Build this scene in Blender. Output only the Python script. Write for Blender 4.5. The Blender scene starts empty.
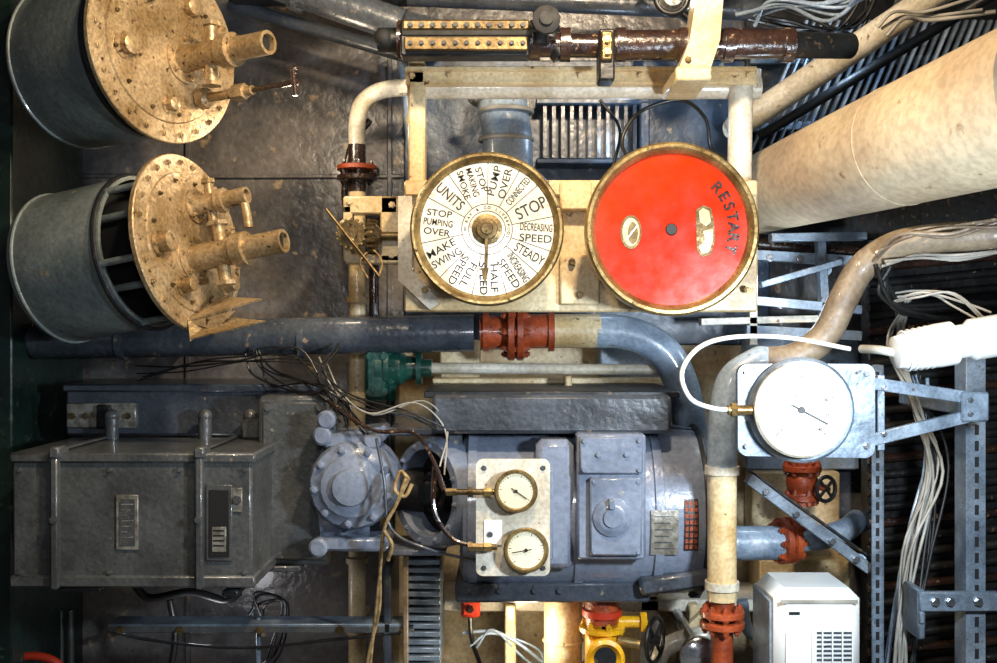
import bpy, math, random
from mathutils import Vector, Matrix
random.seed(7)
S=.003; D=3.2; ZC=1.3
def K(y): return S*(D+y)/D
def W(px,py,y=0.0):
    k=K(y); return Vector(((px-498.5)*k, y, ZC-(py-331.5)*k))
def hexc(h,f=1.0):
    h=h.lstrip('#'); o=[]
    for i in (0,2,4):
        c=int(h[i:i+2],16)/255
        o.append((c/12.92 if c<=.04045 else ((c+.055)/1.055)**2.4)*f)
    return (*o,1)
# ---------------------------------------------------------------- materials
def paint(name,c1,c2=None,stain=None,amt=.35,scale=6,rough=.4,metal=0,bump=.25,bscale=40,coat=0.0,grime=.4):
    m=bpy.data.materials.new(name); m.use_nodes=True; n=m.node_tree.nodes; l=m.node_tree.links
    b=n['Principled BSDF']; tc=n.new('ShaderNodeTexCoord')
    def noise(s,d=4,off=0):
        t=n.new('ShaderNodeTexNoise'); t.inputs['Scale'].default_value=s; t.inputs['Detail'].default_value=d
        mp=n.new('ShaderNodeMapping'); mp.inputs['Location'].default_value=(off,off*.7,off*1.3)
        l.new(tc.outputs['Object'],mp.inputs['Vector']); l.new(mp.outputs[0],t.inputs['Vector']); return t
    def ramp(src,a,bb):
        r=n.new('ShaderNodeValToRGB'); r.color_ramp.elements[0].position=a; r.color_ramp.elements[1].position=bb
        l.new(src,r.inputs[0]); return r
    def mix(f,a,bb,bt='MIX'):
        x=n.new('ShaderNodeMix'); x.data_type='RGBA'; x.blend_type=bt
        if isinstance(f,float): x.inputs[0].default_value=f
        else: l.new(f,x.inputs[0])
        for v,i in((a,6),(bb,7)):
            if isinstance(v,tuple): x.inputs[i].default_value=v
            else: l.new(v,x.inputs[i])
        return x.outputs[2]
    c1=hexc(c1); c2=hexc(c2) if c2 else tuple(v*.6 for v in c1[:3])+(1,)
    n1=noise(scale,5); col=mix(ramp(n1.outputs[0],.38,.65).outputs[0],c1,c2)
    if stain:
        n2=noise(scale*5,10,3.1); col=mix(ramp(n2.outputs[0],.74-amt*.4,.80-amt*.35).outputs[0],col,hexc(stain))
        if grime:
            g=noise(scale*9+20,9,5.3); gr=ramp(g.outputs[0],.36,.60); gr.color_ramp.elements[0].color=(.38,.36,.34,1); gr.color_ramp.elements[1].color=(1,1,1,1)
            col=mix(grime,col,gr.outputs[0],'MULTIPLY')
    l.new(col,b.inputs['Base Color'])
    n3=noise(bscale,5,1.7)
    rr=n.new('ShaderNodeMapRange'); rr.inputs[3].default_value=max(.05,rough-.14); rr.inputs[4].default_value=min(1,rough+.2)
    l.new(n3.outputs[0],rr.inputs[0]); l.new(rr.outputs[0],b.inputs['Roughness'])
    b.inputs['Metallic'].default_value=metal
    b.inputs['Coat Weight'].default_value=coat; b.inputs['Coat Roughness'].default_value=.08
    if bump:
        bp=n.new('ShaderNodeBump'); bp.inputs['Strength'].default_value=bump; bp.inputs['Distance'].default_value=.006
        l.new(n3.outputs[0],bp.inputs['Height']); l.new(bp.outputs[0],b.inputs['Normal'])
    return m
M=dict(
 wall=paint('bulkhead_paint','#6e6862','#3e3e42','#a89274',.25,3,.28,0,.8,26,.3),
 wallblue=paint('blue_bulkhead','#42566e','#222f40','#b0a896',.25,4,.35,0,.6,25),
 creamwall=paint('cream_bulkhead','#e0d0aa','#b08e60','#644628',.27,5,.45,0,.5,25),
 floor=paint('deck_plate','#5a5a58','#3c3b38','#7a6248',.3,5,.5,0,.5,30),
 dark=paint('dark_steel','#1c1f22','#101214','#4c4030',.3,8,.4,.1,.3,40),
 black=paint('black_void','#060606','#0a0a0a',None,0,5,.7,0,0),
 green=paint('dark_green_column','#142a24','#0a1814','#3a4436',.3,6,.4),
 grey=paint('grey_blue_enamel','#7c8596','#626b7c','#aaa496',.1,4,.26,0,.3,45,.5,.3),
 greyd=paint('dark_grey_enamel','#454b54','#2e333a','#857562',.18,6,.33,0,.45,45,.35),
 box=paint('box_grey_enamel','#525454','#3e4040','#86796a',.14,7,.32,0,.5,50,.35,.35),
 drum=paint('drum_grey','#7c8482','#5f6868','#a8926a',.2,6,.36,0,.4,30,.2),
 flange=paint('drum_flange_bronze','#c2a880','#967a50','#453020',.29,9,.36,.5,.5,50,.1,.6),
 pipeblue=paint('slate_pipe','#4e545c','#343a42','#8d7d66',.2,5,.25,0,.45,40,.5),
 cream=paint('cream_enamel','#dcc89e','#bc9e6c','#664426',.22,7,.36,0,.35,40,.3,.4),
 creamw=paint('pale_enamel','#d6d0c0','#b6ac96','#765e40',.18,7,.36,0,.35,40,.3,.4),
 lag=paint('lagged_canvas','#c0b092','#a08a70','#7c5e40',.18,3,.7,0,.5,18,0,.35),
 taupe=paint('taupe_enamel','#8c7c66','#625242','#c8bca4',.22,6,.45,0,.4,30,.15),
 bluepale=paint('pale_blue_enamel','#98a8b8','#6e7f92','#6e6250',.2,7,.33,0,.4,40,.35,.4),
 brass=paint('brass','#bca26c','#846a40','#4a3820',.2,10,.30,.8,.2,60,0,.5),
 dbrass=paint('aged_brass','#806c48','#524228','#2c2014',.3,14,.38,.7,.4,60),
 rust=paint('red_lead_paint','#a84a24','#7c3216','#381a10',.25,14,.40,0,.5,60,.25),
 brown=paint('brown_pipe','#38241b','#201410','#947a5c',.27,9,.25,0,.5,50,.6),
 red=paint('vermilion_enamel','#bc2c04','#a62203','#cc4410',.08,3,.2,0,.12,16,.8,.15),
 redbox=paint('red_plastic','#b8341a','#a02810'),
 orange=paint('orange_mesh','#a4502e','#7c3820','#401810',.4,60,.6,0,.8,160),
 yellow=paint('yellow_enamel','#eab01a','#c4840a','#5e340a',.22,12,.3,0,.3,50,.5),
 vgreen=paint('green_enamel','#1c5044','#0f342c','#6c7a60',.2,14,.32,0,.4,50,.4),
 dial=paint('dial_ivory','#d0c9b6','#b8ae96','#98866a',.14,5,.4,0,.02,30,.5,.25),
 face=paint('gauge_face_white','#f4f5f2','#eaebe8',None,0,5,.3,0,0,30,.5),
 faceivory=paint('gauge_face_ivory','#e2dac0','#d2c8a8',None,0,5,.3,0,0,30,.5),
 ink=paint('black_ink','#0c0a09','#141210',None,0,5,.5,0,0),
 plate=paint('engraved_plate','#a09d92','#6e6a5e','#3a3630',.25,40,.33,.4,.2,90),
 label=paint('paper_label','#4c4f50','#3c3f40','#8a8878',.3,30,.4,0,.1,60),
 white=paint('white_plastic','#d6d8d5','#c4c6c2',None,0,4,.36,0,0),
 cable=paint('grey_cable','#a09c92','#716d64',None,0,9,.45,0,0),
 bcable=paint('black_cable','#191919','#101010',None,0,9,.35,0,0),
 galv=paint('galvanised_steel','#8694a2','#5e6a76','#4b4038',.2,12,.33,.35,.2,60),
 steel=paint('polished_steel','#b9bcc0','#8d9094',None,0,12,.18,.9,.1,60),
 rope=paint('hemp_rope','#a68c5e','#6d5635',None,0,40,.8,0,.6,120),
 slat=paint('dark_slats','#272625','#131415','#8a6c4e',.2,9,.36,.2,.4,40),
)
# ---------------------------------------------------------------- builder
class B:
    def __init__(s,name): s.name=name; s.v=[]; s.f=[]; s.mi=[]; s.ms=[]
    def add(s,vs,fs,mat):
        if mat not in s.ms: s.ms.append(mat)
        i=s.ms.index(mat); o=len(s.v)
        s.v+=[Vector(v) for v in vs]; s.f+=[[a+o for a in f] for f in fs]; s.mi+=[i]*len(fs)
    def box(s,c,size,mat,rot=None,bev=.006):
        hx,hy,hz=[a/2 for a in size]; b=min(bev,hx*.45,hy*.45,hz*.45)
        vs=[];idx={}
        for sx in(-1,1):
            for sy in(-1,1):
                for sz in(-1,1):
                    for ax in range(3):
                        p=[sx*(hx-b),sy*(hy-b),sz*(hz-b)]
                        p[ax]=(sx*hx,sy*hy,sz*hz)[ax]
                        idx[(sx,sy,sz,ax)]=len(vs); vs.append(Vector(p))
        fs=[]
        for ax in range(3):
            o=[a for a in range(3) if a!=ax]
            for sg in(-1,1):
                q=[]
                for a,bb in((-1,-1),(1,-1),(1,1),(-1,1)):
                    k=[0,0,0];k[ax]=sg;k[o[0]]=a;k[o[1]]=bb;q.append(idx[(*k,ax)])
                fs.append(q)
        for ax in range(3):
            o=[a for a in range(3) if a!=ax]
            for a in(-1,1):
                for bb in(-1,1):
                    q=[]
                    for t,wh in((-1,0),(1,0),(1,1),(-1,1)):
                        k=[0,0,0];k[ax]=t;k[o[0]]=a;k[o[1]]=bb;q.append(idx[(*k,o[wh])])
                    fs.append(q)
        for sx in(-1,1):
            for sy in(-1,1):
                for sz in(-1,1): fs.append([idx[(sx,sy,sz,a)] for a in range(3)])
        R=rot or Matrix.Identity(3)
        s.add([R@v+Vector(c) for v in vs],fs,mat)
    def rb(s,x0,y0,x1,y1,d0,d1,mat,bev=.006,ang=0):
        a=W(x0,y0,d0); b=W(x1,y1,d0); c=(a+b)/2; c.y=(d0+d1)/2
        s.box(c,(abs(b.x-a.x),abs(d1-d0),abs(a.z-b.z)),mat,Matrix.Rotation(math.radians(ang),3,'Y') if ang else None,bev)
    def bar(s,p,q,w,t,mat,bev=.002):
        p=Vector(p);q=Vector(q);d=(q-p);L=d.length;d.normalize()
        y=Vector((0,1,0)); 
        if abs(d.y)>.9: y=Vector((1,0,0))
        z=d.cross(y).normalized(); y=z.cross(d).normalized()
        s.box((p+q)/2,(L,t,w),mat,Matrix((d,y,z)).transposed(),bev)
    def lathe(s,c,ax,prof,mat,seg=40,cap=True):
        c=Vector(c);ax=Vector(ax).normalized()
        u=ax.orthogonal().normalized();w=ax.cross(u)
        vs=[];fs=[]
        for t,r in prof:
            for i in range(seg):
                a=2*math.pi*i/seg; vs.append(c+ax*t+(u*math.cos(a)+w*math.sin(a))*max(r,.00005))
        for j in range(len(prof)-1):
            for i in range(seg):
                k=(i+1)%seg; fs.append([j*seg+i,j*seg+k,(j+1)*seg+k,(j+1)*seg+i])
        if cap: fs.append(list(range(seg))[::-1]); fs.append([(len(prof)-1)*seg+i for i in range(seg)])
        s.add(vs,fs,mat)
    def cyl(s,p,q,r,mat,r2=None,seg=28):
        p=Vector(p);q=Vector(q); s.lathe(p,q-p,[(0,r),((q-p).length,r if r2 is None else r2)],mat,seg)
    def pc(s,a,b,r,mat,r2=None,seg=28):
        s.cyl(W(*a),W(*b),r*K(a[2]),mat,None if r2 is None else r2*K(b[2]),seg)
    def tube(s,pts,r,mat,seg=14,sub=8,world=False):
        P=[Vector(p) if world else W(*p) for p in pts]
        if len(P)>2:
            Q=[]; E=[P[0]*2-P[1]]+P+[P[-1]*2-P[-2]]
            for i in range(1,len(E)-2):
                a,b,c,d=E[i-1:i+3]
                for j in range(sub):
                    t=j/sub; Q.append(.5*((2*b)+(c-a)*t+(2*a-5*b+4*c-d)*t*t+(3*b-a-3*c+d)*t**3))
            Q.append(P[-1]); P=Q
        vs=[];fs=[];T=(P[1]-P[0]).normalized();u=T.orthogonal().normalized()
        for i,p in enumerate(P):
            t=(P[min(i+1,len(P)-1)]-P[max(i-1,0)]).normalized()
            u=(u-t*u.dot(t)).normalized();w=t.cross(u)
            for j in range(seg):
                a=2*math.pi*j/seg;vs.append(p+(u*math.cos(a)+w*math.sin(a))*r)
        n=len(P)
        for i in range(n-1):
            for j in range(seg):
                k=(j+1)%seg;fs.append([i*seg+j,i*seg+k,(i+1)*seg+k,(i+1)*seg+j])
        fs.append(list(range(seg))[::-1]);fs.append([(n-1)*seg+j for j in range(seg)])
        s.add(vs,fs,mat)
    def torus(s,c,ax,R,r,mat,seg=40,rs=10):
        c=Vector(c);ax=Vector(ax).normalized();u=ax.orthogonal().normalized();w=ax.cross(u);vs=[];fs=[]
        for i in range(seg):
            a=2*math.pi*i/seg;d=u*math.cos(a)+w*math.sin(a)
            for j in range(rs):
                b=2*math.pi*j/rs;vs.append(c+d*(R+r*math.cos(b))+ax*r*math.sin(b))
        for i in range(seg):
            for j in range(rs):
                fs.append([i*rs+j,((i+1)%seg)*rs+j,((i+1)%seg)*rs+(j+1)%rs,i*rs+(j+1)%rs])
        s.add(vs,fs,mat)
    def ball(s,c,r,mat,sy=1):
        s.lathe(c,(0,0,1),[(-r*math.cos(math.pi*i/10)*sy,r*math.sin(math.pi*i/10)) for i in range(11)],mat,20,False)
    def bolts(s,c,ax,R,n,r,h,mat,ph=0):
        c=Vector(c);ax=Vector(ax).normalized();u=ax.orthogonal().normalized();w=ax.cross(u)
        for i in range(n):
            a=2*math.pi*i/n+ph; p=c+(u*math.cos(a)+w*math.sin(a))*R
            s.lathe(p,ax,[(0,r*1.35),(h*.25,r*1.35),(h*.25,r),(h,r),(h*1.05,r*.6),(h*1.5,r*.55)],mat,6)
    def bolt(s,x,y,d,r,mat,h=.012):
        s.lathe(W(x,y,d),(0,-1,0),[(-.002,r*1.4),(h*.3,r*1.4),(h*.3,r),(h,r)],mat,6)
    def poly(s,pts,d0,d1,mat):
        A=[W(x,y,d0) for x,y in pts];Bk=[Vector((p.x,d1,p.z)) for p in A];n=len(A)
        s.add(A+Bk,[list(range(n)),list(range(n,2*n))[::-1]]+[[i,i+n,(i+1)%n+n,(i+1)%n] for i in range(n)],mat)
    def text(s,t,c,size,phi,mat,sx=1.0,fit=None,off=.012):
        cu=bpy.data.curves.new('t','FONT');cu.body=t;cu.align_x='CENTER';cu.align_y='CENTER';cu.size=size;cu.extrude=.0006;cu.offset=size*off
        ob=bpy.data.objects.new('t',cu);bpy.context.scene.collection.objects.link(ob);bpy.context.view_layer.update()
        me=bpy.data.meshes.new_from_object(ob.evaluated_get(bpy.context.evaluated_depsgraph_get()))
        ca,sa=math.cos(phi),math.sin(phi);c=Vector(c)
        xs=[v.co.x for v in me.vertices]; ys=[v.co.y for v in me.vertices]; mx=(max(xs)+min(xs))/2; my=(max(ys)+min(ys))/2
        if fit: sx=min(fit/(max(xs)-min(xs)),1.15)
        vs=[]
        for v in me.vertices:
            x=(v.co.x-mx)*sx;y=v.co.y-my;vs.append(c+Vector((x*ca-y*sa,-v.co.z,x*sa+y*ca)))
        s.add(vs,[list(p.vertices) for p in me.polygons],mat)
        bpy.data.objects.remove(ob);bpy.data.meshes.remove(me);bpy.data.curves.remove(cu)
    def done(s):
        mn=Vector((min(v[i] for v in s.v) for i in range(3)));mx=Vector((max(v[i] for v in s.v) for i in range(3)));c=(mn+mx)/2
        me=bpy.data.meshes.new(s.name);me.from_pydata([v-c for v in s.v],[],s.f)
        for m in s.ms: me.materials.append(M[m])
        me.polygons.foreach_set('material_index',s.mi)
        me.polygons.foreach_set('use_smooth',[True]*len(s.f))
        import bmesh
        bm=bmesh.new();bm.from_mesh(me);bmesh.ops.recalc_face_normals(bm,faces=bm.faces);bm.to_mesh(me);bm.free()
        me.set_sharp_from_angle(angle=math.radians(38))
        ob=bpy.data.objects.new(s.name,me);ob.location=c;bpy.context.scene.collection.objects.link(ob);return ob
F=(0,-1,0)
def flange(b,c,ax,R,t,mat,n=8,r=.012,nb=None):
    ax=Vector(ax).normalized();c=Vector(c)
    b.lathe(c-ax*t/2,ax,[(0,R*.96),(t*.1,R),(t*.9,R),(t,R*.96)],mat)
    for sgn in(1,-1): b.bolts(c+ax*sgn*t/2,ax*sgn,R*.78,n,r,r*1.2,nb or mat)
def gaugeb(b,c,r,rim,needle=.8,depth=.05,ticks=27,body='dark',face='face'):
    c=Vector(c)
    b.lathe(c,F,[(-depth,r*.9),(-.004,r*.92)],body)
    b.lathe(c,F,[(-depth*.45,r*.93),(0,r),(r*.1,r*1.0),(r*.16,r*.95),(r*.16,r*.86),(r*.05,r*.80)],rim,48,False)
    b.lathe(c,F,[(-.002,r*.9),(r*.04,r*.9)],face,48)
    y=c+Vector((0,-r*.05,0))
    for i in range(ticks):
        a=math.radians(225-270*i/(ticks-1)); L=.1 if i%5==0 else .05
        d=Vector((math.cos(a),0,math.sin(a))); b.bar(y+d*r*(.76-L),y+d*r*.76,r*(.025 if i%5==0 else .012),.0008,'ink',0)
    d=Vector((math.cos(needle),0,math.sin(needle)))
    b.bar(y-d*r*.25+Vector((0,-.003,0)),y+d*r*.62+Vector((0,-.003,0)),r*.04,.0015,'ink',0)
    b.lathe(y,F,[(0,r*.08),(.006,r*.07)],'ink',16)
def wheel(b,c,ax,R,r,mat,sp=4):
    ax=Vector(ax).normalized();c=Vector(c);b.torus(c,ax,R,r,mat,28,8);u=ax.orthogonal().normalized();w=ax.cross(u)
    for i in range(sp):
        a=2*math.pi*i/sp;b.cyl(c,c+(u*math.cos(a)+w*math.sin(a))*R,r*.8,mat,None,8)
    b.cyl(c-ax*r*1.8,c+ax*r*1.8,R*.22,mat,None,14)

# ---------------------------------------------------------------- room
def shell(name,lo,hi,mat):
    b=B(name);lo=Vector(lo);hi=Vector(hi);b.box((lo+hi)/2,hi-lo,mat,None,0.0001);return b
b=shell('wall_back',(-2.15,.93,0),(2.45,.99,2.85),'wall')
for x in(-1.2,-.42): b.box((x,.922,1.4),(.02,.016,2.8),'wall',None,.004)
for z in(.75,1.9): b.box((-1.2,.922,z),(1.9,.014,.016),'wall',None,.004)
b.done()
shell('floor',(-2.15,-4,-.06),(2.45,.99,0),'floor').done()
shell('ceiling',(-2.15,-4,2.85),(2.45,.99,2.91),'greyd').done()
shell('wall_left',(-2.21,-4,-.06),(-2.15,.99,2.91),'greyd').done()
shell('wall_right',(2.45,-4,-.06),(2.51,.99,2.91),'greyd').done()
b=B('trim_1'); b.rb(404,60,770,345,.905,.93,'wallblue'); b.done()
b=B('trim_2'); b.rb(395,345,770,668,.905,.93,'creamwall',.003); b.done()
b=B('steel_column'); b.rb(-40,-60,12,720,.3,.9,'green'); b.rb(10,-60,18,720,.6,.9,'dark'); b.done()

# ---------------------------------------------------------------- drums
def drum(cx,cy,d,R,a,L,sec,low):
    b=B('condenser_drum'); a=Vector(a).normalized(); c=W(cx,cy,d); k=K(d); R=R*k
    rb=R*(.86 if low else .90)
    gap=.15 if low else .045
    b.lathe(c-a*L,a,[(0,rb*.86),(.01,rb*.97),(.03,rb),(L-gap,rb),(L-gap,rb*.95),(L-gap-.09,rb*.95)],'drum',56,False)
    b.lathe(c-a*L,a,[(0,rb*.86),(.004,rb*.86)],'drum',56)
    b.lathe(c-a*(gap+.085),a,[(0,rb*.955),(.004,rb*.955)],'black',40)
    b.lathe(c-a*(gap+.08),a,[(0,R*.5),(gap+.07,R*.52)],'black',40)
    if low:
        b.lathe(c-a*.05,a,[(0,R*.80),(.04,R*.84)],'dark',40,False)
        for th in(.5,-.6):
            b.cyl(c-a*(gap+.08)+Vector((-.05,-.12,th*.2)),c-a*.02+Vector((-.05,-.12,th*.2)),.012,'drum',None,10)
    b.torus(c-a*(L-.035),a,rb,.006,'drum',56,8); b.torus(c-a*(gap+.015),a,rb+.002,.009,'dark',56,8)
    b.lathe(c-a*.016,a,[(0,R*.99),(.003,R),(.016,R),(.019,R*.99)],'flange',64)
    b.lathe(c,a,[(0,R*.80),(.008,R*.78),(.014,R*.5)],'flange',48)
    b.bolts(c+a*.003,a,R*.91,24,.0075,.009,'flange')
    b.bolts(c+a*.008,a,R*.70,12,.006,.009,'dbrass')
    b.bolts(c-a*.016,-a,R*.91,24,.0075,.012,'dbrass')
    z=Vector((0,0,1)); z=(z-a*z.dot(a)).normalized(); x=z.cross(a)
    for i in range(6):
        th=i*math.pi/3+.3; p=c+(z*math.cos(th)+x*math.sin(th))*R*.84
        b.cyl(p,p-a*(gap+.02),.011,'drum',None,10)
    for (oz,ox,ra,ln,el) in sec:
        p=c+z*oz*R+x*ox*R
        b.lathe(p,a,[(.0,ra*2.1),(.02,ra*2.1),(.02,ra*1.3),(.04,ra*1.15),(ln*.5,ra*1.15),(ln*.5,ra*1.45),(ln*.62,ra*1.45),(ln*.62,ra),(ln,ra),(ln,ra*.72),(ln-.02,ra*.7)],'flange',28)
        b.lathe(p+a*(ln-.018),a,[(0,ra*.71),(.002,ra*.71)],'black',20)
        b.bolts(p+a*.02,a,ra*1.72,6,.007,.012,'flange')
        if el:
            q=p+a*ln*.35; b.cyl(q+z*ra*2.4,q-z*ra*2.4,ra*.55,'flange',None,16)
            b.lathe(q+z*ra*2.4,z,[(0,ra*.9),(.012,ra*.9)],'flange',6); b.lathe(q-z*ra*2.4,z,[(-.012,ra*.9),(0,ra*.9)],'flange',6)
    return b,c,a,z,x,R
b,c,a,z,x,R=drum(166,48,.1,95,(.86,-.50,.02),.43,[(-.08,.22,.036,.36,True)],False)
q=c+a*.0-z*R*.47+x*R*.42; b.cyl(q,q+a*.24,.015,'flange',None,12); b.lathe(q+a*.02,a,[(0,.034),(.03,.034),(.04,.02)],'flange',6); b.lathe(q+a*.16,a,[(0,.026),(.05,.026)],'flange',6)
b.cyl(q+a*.22,q+a*.42,.008,'brown',None,10); b.cyl(q+a*.41+z*.04-x*.01,q+a*.41-z*.04,.008,'brown',None,10); b.ball(q+a*.41+z*.04,.012,'brown')
for oz,ox,r in((.5,.30,.028),(-.1,-.55,.03),(.5,-.3,.025),(-.6,0,.02)):
    p=c+z*oz*R+x*ox*R; b.lathe(p,a,[(0,r*1.5),(.014,r*1.5),(.014,r),(.04,r),(.045,r*.6)],'flange',20); b.bolts(p+a*.014,a,r*1.25,5,.005,.006,'flange')
b.cyl(c-a*.35+Vector((0,0,-.05)),Vector((c.x-.25,.9,c.z-.05)),.05,'greyd'); b.done()
b,c,a,z,x,R=drum(190,243,.1,90,(.935,-.30,.15),.50,[(-.19,-.05,.036,.33,True),(.42,.12,.026,.2,True)],True)
for oz,ox,r in((.5,.42,.03),(-.45,.55,.026),(.1,.65,.02),(-.5,-.3,.022),(-.05,-.6,.03)):
    p=c+z*oz*R+x*ox*R; b.lathe(p,a,[(0,r*1.5),(.014,r*1.5),(.014,r),(.05,r),(.055,r*.6)],'flange',20); b.bolts(p+a*.014,a,r*1.25,5,.005,.006,'flange')
p=c+z*R*.42+x*R*.12; b.tube([p+a*.14,p+a*.18,p+a*.19-z*.05,p+a*.19-z*.1],.014,'flange',14,6,True)
def chute(b,P0,P1,P2,t=.005):
    P=[Vector(v) for v in(P0,P1,P2)]; n=(P[1]-P[0]).cross(P[2]-P[0]).normalized()*t
    b.add(P+[v+n for v in P],[[0,1,2],[5,4,3],[0,3,4,1],[1,4,5,2],[2,5,3,0]],'flange')
chute(b,W(188,322,.02),W(262,300,.0),W(222,298,.14)); chute(b,W(190,340,-.02),W(266,322,-.04),W(200,316,.1)); chute(b,W(188,322,.02),W(190,342,-.02),W(222,318,.06)); chute(b,W(188,322,.02),W(236,310,.0),W(214,330,.0))
b.cyl(c-a*.3,Vector((c.x-.22,.9,c.z)),.05,'greyd'); b.done()

# ---------------------------------------------------------------- slate main pipe
b=B('cooling_water_pipe'); k=K(.45)
b.lathe(W(26,341,.45),(W(482,333,.45)-W(26,341,.45)),[(0,8*k),(4*k,15*k),(10*k,18.5*k),(448*k,18.5*k)],'pipeblue')
for px in(120,300): b.lathe(W(px,339.5,.45),(1,0,0),[(0,20*k),(6*k,20*k)],'pipeblue')
b.cyl(W(150,338,.45),Vector((W(150,338,.45).x,.9,W(150,338,.45).z)),.03,'pipeblue')
b.pc((480,333,.45),(553,331,.45),17,'rust')
for px in(483,548): b.lathe(W(px,332,.45),(1,0,0),[(0,19.5*k),(6*k,19.5*k)],'rust')
for px in(511,520): flange(b,W(px,332,.45),(1,0,0),28.5*k,7*k,'rust',8,.012)
b.pc((552,331,.45),(600,331,.45),17,'cream')
b.tube([(596,331,.45),(620,332,.45),(644,339,.45),(668,357,.45),(683,390,.45),(690,430,.47),(692,470,.5)],17*k,'bluepale',28,8)
b.done()

# ---------------------------------------------------------------- vertical pipe + valve
b=B('drain_pipe'); d=.6;k=K(d)
b.pc((357,185,d),(357,668,d),8.5,'cream')
b.tube([(357,150,d),(357,125,d),(362,104,d),(380,91,d),(410,87,d)],8.5*k,'creamw',20)
b.pc((357,192,d),(357,145,d),9,'brown'); 
flange(b,W(357,168,d),(0,0,1),20*k,5*k,'rust',6,.008,'brown'); flange(b,W(357,178,d),(0,0,1),20*k,5*k,'brown',6,.008)
b.cyl(W(357,170,d),W(378,172,d-.02),.016,'brown',None,12)
for y in(300,395,560,630): b.lathe(W(357,y,d),(0,0,1),[(-.01,11*k),(.01,11*k)],'cream',20); b.cyl(W(357,y,d),Vector((W(357,y,d).x,.9,W(357,y,d).z)),.012,'cream',None,8)
b.done()
b=B('dark_drain_pipe'); b.pc((374,250,.65),(374,320,.65),5,'brown'); b.tube([(370,120,.7),(350,150,.7),(346,210,.7),(372,255,.65)],.012,'brown'); b.done()

# gear linkage
b=B('telegraph_linkage'); d=.35
b.rb(343,196,398,214,d,d+.06,'cream'); b.rb(380,196,405,262,d,d+.08,'cream'); b.rb(343,205,352,262,d,d+.06,'cream'); b.rb(345,254,410,264,d,d+.06,'cream')
b.cyl(W(352,236,d-.02),W(412,236,d-.02),.014,'dbrass',None,14)
c=W(368,236,d-.03)
b.lathe(c,(1,0,0),[(0,.05),(.02,.05),(.045,.02)],'dbrass',24); b.bolts(c,( 1,0,0),.05,16,.006,.02,'dbrass')
c=W(352,234,d-.05); b.lathe(c,F,[(0,.045),(.02,.045),(.02,.02),(.04,.02)],'dbrass',20); 
for i in range(16):
    t=i*math.pi/8; b.box(c+Vector((math.cos(t)*.047,-.01,math.sin(t)*.047)),(.009,.02,.009),'brass',Matrix.Rotation(-t,3,'Y'),.001)
b.cyl(W(326,209,d-.1),W(379,276,d-.1),.005,'dbrass',None,10); b.cyl(W(352,240,d-.1),W(352,240,d),.007,'brass',None,8)
b.tube([(379,276,d-.1),(382,262,d-.08),(372,250,d-.05),(360,262,d-.05),(368,278,d-.05)],.003,'rope')
for x,y in((350,202),(392,205),(392,255),(350,258),(385,230)): b.bolt(x,y,d,.009,'cream')
for i in range(5): b.torus(W(400,212+i*11,d-.01),(1,0,0),.02,.006,'dark',16,6)
b.cyl(W(345,225,d),W(345,225,.9),.02,'cream',None,10); b.done()

# ---------------------------------------------------------------- cream frame + panel
b=B('telegraph_frame'); d=.2
b.pc((408,88,d+.08),(760,88,d+.08),11,'creamw',None,24)
b.rb(405,68,757,84,d,d+.1,'cream'); b.rb(405,66,757,70,d-.03,d+.1,'cream',.002)
b.rb(408,60,425,196,d,d+.08,'cream'); 
b.pc((741,85,d+.05),(737,300,d+.05),12,'creamw',None,24)
b.pc((753,70,d+.05),(753,88,d+.05),8,'creamw',None,24)
for x in(412,741): b.cyl(W(x,120,d+.06),W(x,120,.9),.02,'cream',None,10)
for x in(412,450,580,640,700,748): b.bolt(x,76,d,.008,'cream')
b.rb(404,180,758,196,d-.04,d+.12,'cream'); b.rb(404,182,758,312,d,d+.06,'cream')
b.poly([(398,196),(412,196),(412,270),(440,303),(430,310),(398,280)],d-.04,d+.02,'creamw')
b.rb(560,180,592,210,d-.06,d,'cream'); b.rb(560,255,600,305,d-.03,d,'cream')
for p in((570,200),(572,262),(580,295),(425,290),(425,190),(748,200),(748,290)): b.bolt(*p,d-.04,.009,'dbrass')
b.done()

# telegraph dials
b=B('engine_order_telegraph'); d=-.05;k=K(d);c=W(487,229,d);R=77*k
b.lathe(c,F,[(-.25,R*.55),(-.23,R*.8),(-.08,R*.94),(-.02,R*.96)],'cream',56)
b.lathe(c,F,[(-.05,R*.94),(-.045,R),(.004,R),(.012,R*.975),(.012,R*.945),(.002,R*.90),(-.008,R*.875)],'brass',72,False)
b.lathe(c,F,[(-.03,R*.93),(-.01,R*.93)],'dial',72)
fc=c+Vector((0,.009,0))
def P(r,deg): t=math.radians(deg); return fc+Vector((math.cos(t)*r*R,0,math.sin(t)*r*R))
b.torus(fc,F,R*.875,.0012,'ink',64,4); b.torus(fc,F,R*.33,.001,'ink',48,4); b.torus(fc,F,R*.24,.001,'ink',48,4)
secs=[(172,40,['STOP','PUMPING','OVER']),(138,27,['UNITS']),(107,36,['STOP','MAKING','SMOKE']),(75,28,['PUMP','OVER']),(51,20,['CONNECTED']),(26,30,['STOP']),(-4,30,['DECREASING','SPEED']),(-30,22,['STEADY']),(-57,32,['INCREASING','SPEED']),(-88,30,['HALF','SPEED']),(-119,32,['FULL','SPEED']),(-151,33,['MAKE','SWING'])]
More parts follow.
